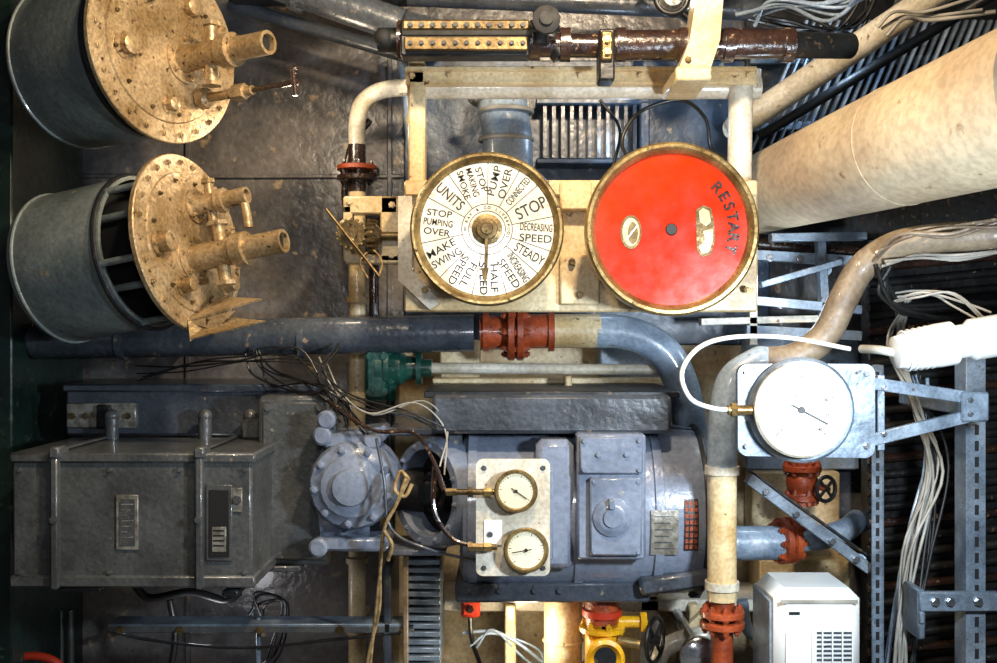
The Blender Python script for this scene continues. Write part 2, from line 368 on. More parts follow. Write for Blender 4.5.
for deg,w,L in secs:
    n=len(L); left=90<deg%360<215
    size={1:.19,2:.14,3:.12}[n]*R
    if L[0] in('CONNECTED',): size=.13*R
    if L[0]=='STEADY': size=.17*R
    if L[0]=='STOP' and n==1: size=.22*R
    ang=math.radians(deg)+(math.pi if left else 0)
    for i,t in enumerate(L):
        off=((n-1)/2-i)
        p=P(.64,deg)+Vector((-math.sin(ang),0,math.cos(ang)))*off*size*1.02
        b.text(t,p,size,ang,'ink',fit=.42*R if n<3 else .38*R,off=.006)
    m=deg+w/2; b.bar(P(.33,m),P(.875,m),.0018,.0008,'ink',0)
for i,ch in enumerate('J.W.RAY & CO LIVERPOOL.'): 
    t=200-i*10.5; b.text(ch,P(.285,t),.012,math.radians(t-90),'ink') if ch!=' ' else None
b.lathe(c+Vector((0,.01,0)),F,[(0,R*.2),(.006,R*.2),(.01,R*.14),(.02,R*.13),(.022,R*.08),(.03,R*.07)],'dbrass',32)
b.bar(c+Vector((.0,-.008,.02)),c+Vector((-.004,-.008,-R*.62)),.010,.004,'dbrass',.001)
b.poly([(481,268),(489,268),(485,285)],d-.006,d-.009,'dbrass')
for i in range(8): 
    t=i*math.pi/4+.3; b.lathe(c+Vector((math.cos(t)*R*.96,-.011,math.sin(t)*R*.96)),F,[(0,.005),(.003,.004)],'dbrass',10)
b.done()
b=B('red_order_telegraph');k=K(d);c=W(672,229,d);R=87*k
b.lathe(c,F,[(-.25,R*.55),(-.23,R*.8),(-.08,R*.94),(-.02,R*.96)],'cream',56)
b.lathe(c,F,[(-.05,R*.94),(-.045,R),(.004,R),(.012,R*.975),(.012,R*.94),(.002,R*.90),(-.012,R*.875)],'brass',72,False)
b.lathe(c,F,[(-.03,R*.93),(-.012,R*.93)],'red',72)
b.lathe(c+Vector((0,.012,0)),F,[(0,R*.07),(.004,R*.06)],'ink',20)
def oval(cx,cy,w,h,pts=28): return [(cx+w*math.cos(2*math.pi*i/pts),cy+h*math.sin(2*math.pi*i/pts)) for i in range(pts)]
b.poly(oval(631,232,10.5,17),d+.009,d+.012,'dbrass'); b.poly(oval(631,232,8.5,14),d+.0075,d+.012,'cream'); b.poly(oval(633,233,5,11),d+.006,d+.012,'dbrass'); b.bar(W(626,240,d+.004),W(637,226,d+.004),.004,.002,'face',0)
b.poly([(696,210),(703,205),(711,208),(714,222),(715,240),(711,254),(702,257),(697,250)],d+.009,d+.012,'dbrass')
b.poly([(699,211),(703,208),(709,211),(711,222),(706,226),(700,222)],d+.007,d+.012,'cream'); b.poly([(703,231),(713,229),(713,240),(709,252),(702,254),(699,247),(705,240)],d+.007,d+.012,'cream')
for i,ch in enumerate('RESTART'):
    t=math.radians(42-i*10); b.text(ch,c+Vector((math.cos(t)*R*.72,.0095,math.sin(t)*R*.72)),.046,t-math.pi/2,'brown',off=.02)
for i in range(8): 
    t=i*math.pi/4+.3; b.lathe(c+Vector((math.cos(t)*R*.96,-.011,math.sin(t)*R*.96)),F,[(0,.005),(.003,.004)],'dbrass',10)
b.done()

# ---------------------------------------------------------------- top hydraulic ram
b=B('hydraulic_ram'); d=.05;k=K(d)
b.pc((378,40,d),(408,40,d),12,'dark'); b.pc((398,40,d),(540,42,d),19,'brown')
b.rb(400,20,530,56,d-.07,d+.0,'dark'); b.rb(404,36,528,50,d-.09,d-.065,'dbrass',.004); b.rb(402,19,530,30,d-.08,d-.03,'dbrass'); b.rb(402,30,530,35,d-.075,d-.06,'black',.001)
for i in range(11): b.bolt(410+i*11.3,43,d-.09,.006,'dark',.008); b.bolt(410+i*11.3,25,d-.08,.007,'dark',.008)
b.pc((530,45,d),(600,46,d),12,'brown'); b.pc((600,46,d),(790,43,d),15,'brown',None); b.pc((548,36,d),(562,56,d),11,'dark')
for px in(565,620,682,728,788): b.lathe(W(px,45,d),(1,0,0),[(-.015,17*k),(.015,17*k)],'brown',24)
b.rb(599,28,615,80,d-.07,d+.02,'dark'); b.rb(601,30,613,60,d-.085,d-.06,'dbrass'); b.bolt(607,40,d-.085,.01,'brass'); b.bolt(607,52,d-.085,.01,'brass')
b.ball(W(383,38,d-.02),.03,'black'); b.cyl(W(540,12,d-.05),W(540,45,d-.05),.022,'black',None,14)
b.pc((785,45,d),(850,46,d+.1),13,'dark')
b.cyl(W(420,40,d),W(420,44,.9),.02,'brown',None,10); b.cyl(W(640,45,d),W(640,45,.9),.02,'brown',None,10)
b.done()
b=B('valve_handwheel'); c=W(546,22,-.08); b.lathe(c,F,[(0,.035),(.01,.042),(.03,.042),(.035,.03)],'black',10); b.lathe(c,F,[(.035,.02),(.045,.02)],'black',16); b.cyl(c,c+Vector((0,.12,0)),.014,'dark'); b.cyl(W(530,26,-.05),W(560,26,-.05),.018,'dark'); b.done()
b=B('support_bracket'); b.poly([(697,-10),(724,-10),(720,40),(708,76),(676,76),(690,40)],-.05,.06,'cream'); b.rb(676,66,712,80,-.07,.2,'cream'); b.bolt(688,60,-.05,.008,'dbrass'); b.cyl(W(708,-12,0),Vector((W(708,0,0).x,0,2.85)),.04,'cream'); b.done()
b=B('ventilation_pipe'); b.pc((262,-22,.35),(402,26,.35),17,'pipeblue'); flange(b,W(300,-9,.35),W(402,26,.35)-W(262,-22,.35),.07,.02,'pipeblue'); b.tube([(402,26,.35),(430,32,.5),(440,33,.89)],.05,'pipeblue'); b.done()
b=B('overhead_pipe'); b.pc((408,-5,.6),(760,10,.6),11,'greyd'); b.pc((640,-20,.4),(690,20,.4),5,'bcable'); b.cyl(W(420,0,.6),W(420,-90,.6),.02,'greyd'); b.cyl(W(700,5,.6),W(700,-90,.6),.02,'greyd'); b.done()
b=B('overhead_lamp_fitting'); c=W(672,-2,.2); b.torus(c,F,.05,.01,'bcable'); b.lathe(c,F,[(-.03,.04),(0,.045),(.02,.03)],'steel'); b.cyl(c,Vector((c.x,c.y,2.85)),.01,'bcable'); b.done()
b=B('overhead_cable_tray'); b.rb(205,-60,410,-30,.3,.7,'dark'); b.pc((230,4,.7),(420,60,.7),7,'greyd'); b.pc((395,2,.7),(418,200,.75),5,'bluepale'); b.done()
b=B('lagged_elbow'); d=.6; k=K(d)
b.tube([(500,85,d+.1),(503,110,d+.02),(507,135,d),(508,165,d),(508,200,d)],25*k,'bluepale',28)
for y in(112,140): b.torus(W(506,y,d),(0,0,1),26*k,.008,'cable',32,8)
b.torus(W(497,97,d),(0,.2,1),27*k,.012,'cable',32,8); b.done()
b=B('louvre_grille'); 
for i in range(11): b.rb(543+i*9,104,547+i*9,158,.8,.88,'pipeblue',.001)
b.rb(536,98,650,104,.78,.89,'wallblue'); b.rb(536,158,650,164,.78,.89,'wallblue'); b.rb(640,100,650,162,.78,.89,'wallblue'); b.done()
b=B('hose_loop'); b.tube([(632,165,.3),(622,140,.28),(640,112,.3),(680,100,.3),(705,118,.28),(712,150,.3),(735,160,.4)],.006,'bcable',10); b.tube([(600,100,.5),(620,130,.5),(612,170,.5)],.006,'bcable',10); b.done()

# ---------------------------------------------------------------- green valve + white rod
b=B('globe_valve'); d=.5;k=K(d)
b.lathe(W(377,368,d),(1,0,0),[(0,22*k),(7*k,22*k),(7*k,13*k),(14*k,17*k),(24*k,17*k),(30*k,12*k),(40*k,12*k),(40*k,17*k),(45*k,17*k),(45*k,9*k),(55*k,9*k)],'vgreen'); 
b.rb(365,349,388,400,d-.07,d+.07,'vgreen',.012); b.pc((381,400,d),(381,349,d),15,'vgreen')
for x,y in((370,356),(384,356),(370,392),(384,392)): b.bolt(x,y,d-.07,.011,'vgreen')
flange(b,W(388,368,d),(1,0,0),24*k,6*k,'vgreen',6,.01); b.cyl(W(381,370,d),Vector((W(381,370,d).x,.9,1.2)),.025,'vgreen'); b.done()
b=B('valve_extension_rod'); b.pc((428,368,.5),(672,370,.5),5.5,'creamw'); b.pc((420,368,.5),(430,368,.5),8,'vgreen'); b.rb(565,376,572,400,.48,.6,'cream'); b.done()
b=B('equipment_shelf'); b.rb(432,378,665,384,.62,.9,'cream'); b.rb(440,340,480,378,.7,.9,'creamwall'); b.rb(570,384,605,396,.62,.9,'creamw'); b.rb(600,345,660,378,.72,.9,'bluepale'); b.done()

# ---------------------------------------------------------------- motor
b=B('electric_motor'); d=.36;k=K(d); cy=508; R=84*k
ax=(1,0,0)
b.lathe(W(462,cy,d),ax,[(0,R*.8),(.012,R*.97),(.03,R),(181*k,R),(182*k,R*1.03),(190*k,R*1.03),(191*k,R*.99),(218*k,R*.985),(232*k,R*.96),(242*k,R*.88),(249*k,R*.72),(252*k,R*.5)],'grey',64)
b.torus(W(694,cy,d),ax,R*.95,.014,'dark',56,8)
for px in(470,570): b.lathe(W(px,cy,d),ax,[(0,R*1.02),(8*k,R*1.02)],'grey',64)
b.rb(432,395,672,434,.12,.65,'greyd',.012); b.rb(446,396,462,450,.2,.6,'greyd',.01); b.rb(424,391,680,398,.14,.66,'dark',.004)
b.rb(455,583,650,603,.15,.6,'greyd',.008); b.rb(640,575,712,592,.1,.55,'greyd',.01,-8)
b.poly([(650,425),(700,430),(716,470),(718,560),(700,598),(690,598),(706,555),(704,470),(690,440),(650,437)],.3,.34,'dark')
f=.04
b.rb(577,434,646,560,f,.3,'grey',.008); b.rb(580,437,643,474,f-.02,f,'grey',.01); b.rb(590,478,642,556,f-.025,f,'grey',.008)
c=W(612,517,f-.02); kk=K(f); b.lathe(c,F,[(0,20*kk),(.012,19*kk),(.02,14*kk),(.022,13*kk),(.022,10*kk),(.03,9*kk)],'grey',32)
b.rb(609,500,615,510,f-.06,f-.03,'grey',.003)
for x,y in((584,441),(639,441),(584,470),(639,470),(594,482),(638,482),(594,552),(638,552),(598,455),(626,455)): b.bolt(x,y,f-.022,.006,'grey',.008)
b.rb(536,440,574,570,.07,.2,'grey',.02)
b.rb(548,470,553,560,.04,.1,'grey',.003)
b.tube([(470,592,.2),(520,597,.2),(580,592,.2),(575,560,.12)],.012,'greyd')
for x in(468,500,535,560): b.bolt(x,590,.15,.01,'greyd')
def curvedpatch(x0,x1,a0,a1,r,mat,n=10):
    vs=[];c0=W(x0,cy,d);c1=W(x1,cy,d)
    for i in range(n+1):
        t=math.radians(a0+(a1-a0)*i/n)
        o=Vector((0,-math.cos(t)*r,math.sin(t)*r)); vs+= [c0+o,c1+o]
    b.add(vs,[[2*i,2*i+1,2*i+3,2*i+2] for i in range(n)],mat)
curvedpatch(639,664,-20,8,R*1.034,'plate')
for i in range(6): curvedpatch(642,661-(i*3)%7,-16+i*4,-15.4+i*4,R*1.037,'greyd',2)
curvedpatch(670,683,-18,14,R*.997,'orange')
for i in range(9): curvedpatch(670,683,-18+i*4,-17+i*4,R*1.003,'dark',2)
for i in range(4): curvedpatch(670+i*4,671+i*4,-18,14,R*1.003,'dark')
for x in(480,620): b.cyl(W(x,500,d),W(x,500,.9),.09,'greyd')
b.done()

# gearbox / coupling
b=B('pump_gearbox'); d=.34;k=K(d);cy=489
b.lathe(W(322,cy,d),ax,[(0,44*k),(6*k,58*k),(26*k,58*k),(28*k,52*k),(44*k,50*k),(54*k,42*k),(56*k,30*k)],'grey',48)
b.bolts(W(345,cy,d),(1,0,0),55*k,14,.014,.02,'grey')
b.pc((374,cy,d),(425,cy,d),22,'black'); b.pc((374,cy,d),(384,cy,d),45,'dark')
A=Vector((-.74,-.66,.03)).normalized(); c=W(447,491,.27)
b.lathe(c,A,[(-.07,44*k),(-.04,52*k),(.05,54*k),(.08,51*k),(.09,50*k),(.09,42*k),(.01,40*k)],'grey',56,False)
b.lathe(c+A*.01,A,[(0,43*k),(.002,43*k)],'black',40)
b.lathe(c+A*.01,A,[(0,22*k),(.05,20*k),(.05,11*k),(.08,11*k)],'dark',24)
b.bolts(c+A*.05,A,16*k,6,.009,.012,'brown'); b.bolts(c+A*.09,A,46*k,12,.007,.008,'grey')
f=.12
c=W(352,486,f)
b.lathe(c,F,[(-.16,.145),(-.02,.14),(0,.13),(.012,.10),(.02,.095),(.03,.06),(.045,.055),(.05,.03)],'grey',20)
b.bolts(c,F,.116,9,.012,.016,'grey')
b.rb(322,431,385,446,.14,.35,'grey',.012,-8); b.rb(318,538,388,552,.14,.35,'grey',.012)
for x,y in((326,420),(318,548),(322,436),(372,440)): 
    b.lathe(W(x,y,.13),F,[(-.05,.03),(.0,.03),(.008,.022)],'grey',16)
b.rb(388,428,446,436,.3,.5,'grey',.012); b.rb(388,550,446,556,.25,.5,'grey',.012)
b.cyl(W(340,cy,d),W(340,cy,.9),.12,'greyd'); b.done()

# starter boxes left
b=B('starter_cabinet'); f=-.05
b.rb(12,457,252,583,f,.40,'box',.008); b.rb(9,453,255,463,f-.012,.40,'box',.006); b.rb(9,576,255,588,f-.012,.40,'box',.006)
for x in(50,195):
    b.rb(x,452,x+7,590,f-.03,f,'box',.004); b.rb(x-2,447,x+9,459,f-.035,f+.04,'box',.006); b.bolt(x+3.5,520,f-.03,.009,'box')
    b.rb(x,450,x+7,452,f-.03,.40,'box',.002)
b.rb(60,588,100,592,f,f+.1,'dark',.002)
b.rb(116,495,138,550,f-.006,f,'plate',.002); b.rb(119,499,135,546,f-.008,f-.005,'label',.001)
for i in range(7): b.rb(121,504+i*5.5,133-(i%3)*3,505+i*5.5,f-.009,f-.007,'plate',.0001)
b.rb(206,485,232,561,f-.008,f,'box',.002); b.rb(209,490,229,557,f-.012,f-.006,'black',.002); b.rb(212,527,226,552,f-.0135,f-.01,'plate',.001)
for i in range(4): b.rb(213,530+i*5,224,531.5+i*5,f-.0145,f-.012,'ink',.0001)
b.rb(232,488,242,512,f-.006,f,'plate',.002); b.bolt(237,500,f-.006,.01,'box')
for x,y in((20,470),(20,572),(245,470),(245,572),(110,470),(110,572),(180,470)): b.bolt(x,y,f,.006,'box')
b.rb(222,590,238,598,f,f+.1,'dark')
for x,y in((40,570),(150,570)): b.cyl(W(x,y-20,.3),Vector((W(x,y,.3).x,.9,W(x,y-20,.3).z)),.03,'box')
b.done()
b=B('control_box'); f=.42
b.rb(65,388,312,436,f,.85,'greyd',.01); b.rb(62,384,316,392,f-.02,.85,'greyd',.006)
b.rb(66,403,136,428,f-.02,f,'plate',.004); b.rb(96,405,110,428,f-.035,f-.015,'dark',.004)
for i in range(5): b.bolt(72+i*14,416,f-.02,.008,'dbrass')
for x in(112,205,250): b.cyl(W(x,442,f-.06),W(x,416,f-.06),.022,'box'); b.ball(W(x,416,f-.06),.024,'box')
b.rb(240,420,285,440,f-.1,f,'box',.01); b.cyl(W(180,410,.8),W(180,410,.9),.06,'greyd'); b.done()
b=B('switch_housing'); b.rb(258,396,330,566,.24,.40,'box',.012); b.rb(258,440,330,566,.4,.85,'box',.012); b.rb(262,402,326,560,.225,.25,'box',.008)
for x,y in((268,408),(320,408),(268,552),(320,552),(320,480)): b.bolt(x,y,.225,.01,'box')
for y in(420,510): b.rb(322,y,336,y+14,.2,.4,'box',.006)
b.rb(225,566,300,572,.24,.7,'box'); b.cyl(W(290,520,.8),W(290,520,.9),.05,'box'); b.done()

def cables(name,n,anch,r,mat,jit=8):
    b=B(name)
    for i in range(n):
        j=lambda s:random.uniform(-s,s)
        b.tube([(x+j(jit),y+j(jit),z+j(.02)) for x,y,z in anch],r*random.uniform(.8,1.2),mat,8,6)
    b.done()
cables('signal_cable_tangle',4,[(140,372,.5),(190,366,.42),(250,360,.36),(300,356,.34),(328,390,.3),(345,420,.2)],.003,'bcable',9)
cables('signal_cable_tangle',5,[(255,345,.4),(262,375,.4),(305,385,.3),(325,395,.2),(345,405,.18),(360,430,.12)],.0035,'bcable',10)
cables('signal_cable_tangle',2,[(322,360,.35),(338,390,.2),(370,415,.1),(420,405,.1),(443,425,.12),(440,470,.05)],.003,'cable',5)
cables('signal_cable_tangle',3,[(333,345,.35),(318,372,.25),(340,395,.2),(372,405,.12),(410,412,.1),(440,430,.1)],.003,'bcable',7)
cables('capillary_tube',2,[(330,400,.2),(372,428,.05),(412,430,.0),(434,460,-.03),(446,492,-.06)],.005,'brown',3)
cables('capillary_tube',1,[(434,465,-.02),(434,510,-.04),(452,538,-.06),(478,547,-.08)],.006,'brown',1)
cables('capillary_tube',1,[(375,440,.05),(384,480,.03),(392,528,.03),(430,550,.0),(478,560,.1)],.006,'greyd',2)

# dual gauge panel
b=B('twin_gauge_panel'); f=-.09
pts=[]
for cx,cy_,a0 in((543,466,-90),(543,569,0),(483,569,90),(483,466,180)):
    for i in range(6):
        t=math.radians(a0+i*18); pts.append((cx+7*math.cos(t),cy_+7*math.sin(t)))
b.poly(pts,f,f+.012,'creamw')
b.rb(500,470,535,570,f+.012,.12,'greyd')
for x,y in((484,468),(484,568),(543,468),(543,568)): b.bolt(x,y,f,.006,'steel',.006)
gaugeb(b,W(516,491,f-.03),21.5*K(f),'brass',-.6,.04,27,'dbrass','faceivory'); gaugeb(b,W(526,550,f-.03),22.5*K(f),'brass',math.radians(190),.04,27,'dbrass','faceivory')
for y,x0 in((492,446),(547,473)):
    b.pc((x0,y,f-.02),(497,y,f-.02),3,'dbrass'); b.lathe(W(484,y,f-.02),ax,[(0,.014),(.022,.014)],'brass',6); b.lathe(W(x0,y,f-.02),ax,[(0,.012),(.03,.012)],'dbrass',6); b.lathe(W(468,y,f-.02),ax,[(0,.016),(.014,.016)],'dbrass',6)
b.lathe(W(490,534,f),F,[(0,.012),(.01,.008)],'steel',12); b.rb(484,520,502,545,f-.004,f,'face',.002); b.done()

# ---------------------------------------------------------------- right big gauge
b=B('pressure_gauge'); f=-.3;k=K(f)
pts=[]
for cx,cy_,a0 in((865,374,-90),(865,448,0),(748,446,90),(748,374,180)):
    for i in range(6):
        t=math.radians(a0+i*18); pts.append((cx+10*math.cos(t),cy_+10*math.sin(t)))
b.poly(pts,f,f+.03,'galv'); b.rb(745,368,868,455,f+.03,f+.06,'bluepale')
gaugeb(b,W(801,410,f-.04),47*k,'creamw',math.radians(-28),.05,41,'creamw')
b.lathe(W(801,410,f-.01),F,[(0,53*k),(.012,52*k),(.02,49*k)],'galv',48)
for i in range(9):
    t=math.radians(225-270*i/8); b.text(str(i*5),W(801,410,f-.0495)+Vector((math.cos(t)*k*27,0,math.sin(t)*k*27)),.013,0,'ink')
b.text('kg/cm2',W(801,396,f-.0495),.011,0,'ink')
for x,y in((746,372),(866,374),(866,446),(746,446),(858,372)): b.bolt(x,y,f,.007,'steel')
b.pc((728,410,f-.03),(757,410,f-.03),5,'brass'); b.lathe(W(731,410,f-.03),ax,[(0,.02),(.015,.02)],'brass',6)
b.tube([(733,410,f-.03),(712,408,f-.03),(690,398,f-.03),(682,372,f-.02),(700,347,f),(735,337,f+.05),(790,338,f+.08),(850,349,f+.1)],.0065,'white',12)
b.bar(W(870,383,f+.01),W(985,400,f+.03),.034,.02,'galv'); b.bar(W(870,440,f+.01),W(985,412,f+.03),.034,.02,'galv'); b.bar(W(880,375,f+.02),W(880,450,f+.02),.02,.02,'galv')
b.rb(962,392,990,422,f+.0,f+.03,'galv'); b.rb(976,396,990,418,f+.03,.3,'galv')
for x,y in((970,400),(970,414),(884,388),(884,434)): b.bolt(x,y,f,.006,'steel')
b.done()

# ---------------------------------------------------------------- right piping
b=B('exhaust_pipe'); k=K(0)
b.tube([(1060,222,-.25),(1000,234,-.2),(940,238,-.12),(895,246,-.05),(862,268,0),(843,300,0),(825,335,0),(795,357,0),(757,362,0)],17*k*.85,'taupe',30,8)
b.tube([(765,361,0),(757,362,0),(732,380,0),(723,420,0),(722,470,0)],17*k*.86,'bluepale',30,8); b.pc((722,468,0),(722,600,0),14.5,'cream')
for y in(470,585): b.lathe(W(722,y,0),(0,0,1),[(-.012,17*k),(.012,17*k)],'creamw',24)
b.pc((722,590,0),(722,668,0),11,'rust'); flange(b,W(722,613,0),(0,0,1),22*k,6*k,'rust',8,.01); flange(b,W(722,624,0),(0,0,1),22*k,6*k,'rust',8,.01)
b.pc((722,668,0),(722,765,0),13,'rust')
b.done()
b=B('lagged_duct'); p=W(735,203,.8);q=W(1060,90,-.6); L=(q-p).length
b.lathe(p,q-p,[(0,.10),(.02,.125),(.1,.135),(L*.5,.17),(L,.205)],'lag',56)
for t in(.06,.62): b.torus(p.lerp(q,t),q-p,.13+.075*t,.004,'lag',48,8)
b.done()
b=B('steam_pipe'); b.pc((735,128,.75),(945,-12,.1),13,'creamw',14); b.pc((760,136,.8),(1000,-10,.25),5,'dark'); b.cyl(W(735,128,.75),W(735,128,.9),.045,'creamw'); 
b.tube([(770,100,.6),(820,75,.5),(880,30,.3),(905,-10,.2)],.012,'cable'); b.done()
cables('overhead_cable_bundle',6,[(745,20,.4),(780,5,.35),(830,12,.3),(870,-12,.2),(930,-20,.1)],.006,'bluepale',10)
cables('overhead_cable_bundle',3,[(880,28,.1),(900,12,.1),(930,20,.1),(990,5,.0)],.006,'cable',10)
cables('overhead_cable_bundle',5,[(760,12,.5),(800,30,.5),(850,22,.45),(880,-12,.4)],.008,'bcable',12)
b=B('deck_grating')
for i in range(26):
    x=752+i*8; b.bar(W(x,150,.86),W(x+55,20,.72),.010,.03,'galv' if i%3 else 'bluepale')
b.bar(W(750,60,.84),W(990,60,.8),.03,.02,'galv'); b.bar(W(750,128,.84),W(960,118,.84),.03,.02,'galv'); b.rb(745,-40,1120,240,.89,.905,'dark'); b.done()

b=B('pipe_support_rack'); 
for (x0,y0,x1,y1,d,w,m) in((750,255,865,262,.6,10,'bluepale'),(745,300,860,310,.55,9,'bluepale'),(752,240,752,345,.6,8,'creamw'),(820,240,826,345,.55,8,'galv'),(700,322,840,318,.6,7,'creamw'),(760,285,840,262,.5,6,'bluepale'),(745,330,860,336,.6,10,'bluepale'),(770,238,865,236,.5,8,'galv')):
    b.bar(W(x0,y0,d),W(x1,y1,d),w*K(d),.05,m)
for x in(752,826): b.cyl(W(x,270,.6),W(x,270,.9),.02,'galv')
for x,y in((770,258),(800,259),(840,260),(780,305),(820,306)): b.bolt(x,y,.57,.01,'steel')
b.rb(746,336,860,470,.82,.9,'bluepale'); b.pc((757,244,.7),(862,254,.7),7,'brown'); b.done()
b=B('floodlight_stand'); b.rb(752,472,840,558,.78,.9,'creamwall'); b.rb(760,560,850,660,.7,.88,'cream'); b.done()
b=B('corrugated_panel')
b.rb(868,240,1120,700,.62,.7,'slat')
for i in range(27):
    y=268+i*16; b.cyl(W(868,y,.6),W(1110,y-22,.6),.016,'slat' if i%4 else 'brown',None,10)
b.box((W(1000,450,.66).x,.8,.12),(.3,.2,.24),'slat'); b.done()
b=B('slotted_angle_post'); f=.12
for x,w in((878,11),):
    b.rb(x-6,365,x+6,760,f,f+.008,'galv',.002); b.rb(x+4,365,x+6,760,f,f+.07,'galv',.001)
    for i in range(24): b.rb(x-2,372+i*13,x+1.5,380+i*13,f-.002,f+.001,'black',.001)
b.done()
b=B('slotted_angle_post'); f=.0
b.rb(968,330,986,775,f,f+.008,'galv',.002); b.rb(966,330,969,775,f,f+.08,'galv',.001)
for i in range(18): b.rb(975,425+i*16,979,435+i*16,f-.002,f+.001,'black',.001)
b.rb(920,592,1000,612,f-.03,f-.01,'galv'); b.rb(920,612,925,624,f-.03,f+.05,'galv'); b.rb(918,590,926,640,f-.02,f+.1,'galv')
for x in(935,950,978): b.bolt(x,602,f-.03,.011,'steel')
b.done()
cables('cable_bundle',7,[(905,300,.1),(895,340,.08),(912,400,.12),(935,470,.15),(910,560,.15),(900,680,.1),(902,770,.1)],.0048,'cable',8)
cables('cable_bundle',5,[(905,300,.12),(900,350,.12),(920,400,.14),(940,470,.17),(920,560,.17),(905,680,.12),(902,770,.12)],.005,'bcable',10)
cables('cable_bundle',4,[(920,380,.2),(930,450,.22),(915,520,.2),(890,600,.2),(880,770,.2)],.005,'bluepale',8)
cables('cable_bundle',5,[(875,258,-.09),(905,238,-.15),(950,232,-.2),(1000,222,-.27),(1060,215,-.3)],.005,'taupe',6)
cables('cable_bundle',4,[(885,262,-.08),(920,258,-.1),(960,256,-.16),(1040,244,-.3)],.005,'cable',5)
cables('cable_bundle',6,[(882,262,-.06),(885,285,-.03),(905,305,.0),(960,310,.05),(1050,300,.1)],.006,'bcable',9)
cables('cable_bundle',4,[(900,300,.0),(925,290,-.05),(960,300,-.1),(985,320,-.15)],.004,'cable',8)
b=B('inspection_lamp'); p=W(893,353,-.35);q=W(1030,330,-.35);A=(q-p); L=A.length;k=K(-.35)
b.lathe(p,A,[(0,6*k),(2*k,16*k),(8*k,17*k),(14*k,19*k),(45*k,22*k),(60*k,22*k),(64*k,17*k),(75*k,17*k),(80*k,21*k),(L,21*k)],'white',36)
for t in(12,18,24,30,36): b.torus(p+A.normalized()*t*k,A,19.5*k+.0006*t/6,.003,'white',36,6)
b.rb(925,340,940,352,-.42,-.38,'white'); b.tube([(895,353,-.35),(880,350,-.33),(862,349,-.25)],.012,'cable')
b.cyl(W(985,338,-.35),W(985,338,.0),.015,'galv'); b.done()

# lower right pipe/flange
b=B('branch_pipe'); d=.35;k=K(d)
b.pc((726,543,d),(795,543,d),17,'bluepale'); flange(b,W(782,541,d),(1,.2,0),23*k,7*k,'rust',8,.011); flange(b,W(791,540,d),(1,.2,0),23*k,7*k,'rust',8,.011)
b.tube([(795,540,d),(820,538,d+.02),(845,530,d+.1),(855,522,d+.3),(856,520,.89)],12*k,'bluepale',20); b.done()
b=B('sloping_channel'); b.bar(W(748,478,.2),W(868,568,.2),.035,.05,'galv'); b.bar(W(748,470,.24),W(868,556,.24),.008,.12,'dark'); b.cyl(W(860,560,.2),W(860,560,.9),.02,'galv')
for t in(.15,.4,.7,.9): 
    p=W(748,478,.17).lerp(W(868,568,.17),t); b.lathe(p,F,[(0,.011),(.012,.011)],'steel',6)
b.done()
b=B('gate_valve'); d=.45;k=K(d); b.pc((802,462,d),(802,505,d),12,'rust'); flange(b,W(802,468,d),(0,0,1),19*k,6*k,'rust',6,.01); flange(b,W(802,497,d),(0,0,1),17*k,6*k,'rust',6,.01); b.ball(W(802,482,d),16*k,'rust'); b.cyl(W(802,484,d),W(826,488,d-.06),.012,'rust'); wheel(b,W(826,489,d-.06),(.5,-1,0),12*k,.007,'bcable'); b.cyl(W(802,482,d),W(802,482,.9),.03,'rust'); b.done()
b=B('fan_heater'); f=-.2
b.rb(776,590,863,720,f,.05,'white',.03); b.rb(770,600,779,720,f+.04,.05,'bluepale',.01); b.rb(781,600,858,604,f-.004,f,'cable',.002)
for i in range(16): b.rb(817,632+i*4.5,852,634+i*4.5,f-.003,f+.002,'greyd',.0005)
for i in range(5): b.rb(812+i*10,630,813.5+i*10,705,f-.005,f+.002,'white',.0005)
b.rb(786,632,808,670,f-.003,f,'face',.002); b.rb(789,612,800,615,f-.002,f,'ink',.0005)
c=W(820,720,f); b.box((c.x,-.08,c.z/2),(.2,.18,c.z),'greyd'); b.done()

# bottom centre
b=B('deck_bracket_frame'); b.rb(432,600,770,612,.6,.88,'creamw'); b.rb(505,605,516,720,.5,.86,'cream'); b.rb(640,600,660,720,.6,.86,'creamw'); b.rb(690,605,700,720,.55,.86,'cream')
b.bar(W(655,660,.5),W(720,600,.5),.03,.03,'cream'); b.done()
b=B('riser_pipe'); b.pc((563,598,.4),(563,745,.4),19,'cream'); b.torus(W(563,640,.4),(0,0,1),19*K(.4),.006,'cream',32,6); b.done()
b=B('yellow_cock_valve'); d=.25;k=K(d)
b.pc((602,590,d),(602,625,d),17,'rust'); b.lathe(W(602,612,d),(0,0,1),[(-.01,20*k),(.01,20*k)],'redbox')
b.pc((602,622,d),(602,735,d),17,'yellow'); flange(b,W(602,628,d),(0,0,1),23*k,5*k,'yellow',6,.01)
b.lathe(W(602,649,d),F,[(-.03,15*k),(.09,16*k),(.09,19*k),(.11,19*k),(.115,15*k),(.1,11*k)],'yellow',32,False); b.lathe(W(602,649,d),F,[(0,11*k),(.101,11*k)],'dark',28)
b.pc((602,622,d),(644,622,d),6,'yellow'); b.lathe(W(640,622,d),ax,[(0,.035),(.02,.035)],'yellow',6); b.pc((618,640,d-.03),(640,645,d-.05),5,'brass')
wheel(b,W(655,640,d),(1,-.6,0),22*k,.007,'bcable'); b.done()
b=B('bypass_pipe'); b.tube([(655,690,.35),(660,655,.35),(680,640,.35),(705,636,.35),(722,640,.35)],.03,'creamw',18); b.tube([(742,600,.4),(748,630,.4),(770,640,.4),(800,650,.5)],.02,'bluepale'); b.done()
b=B('chrome_gauge_cap'); c=W(700,657,.1); b.lathe(c,F,[(-.06,.05),(-.01,.062),(.01,.062),(.02,.05),(.025,0)],'steel',32); b.cyl(c,c+Vector((.02,.78,0)),.02,'steel'); b.done()
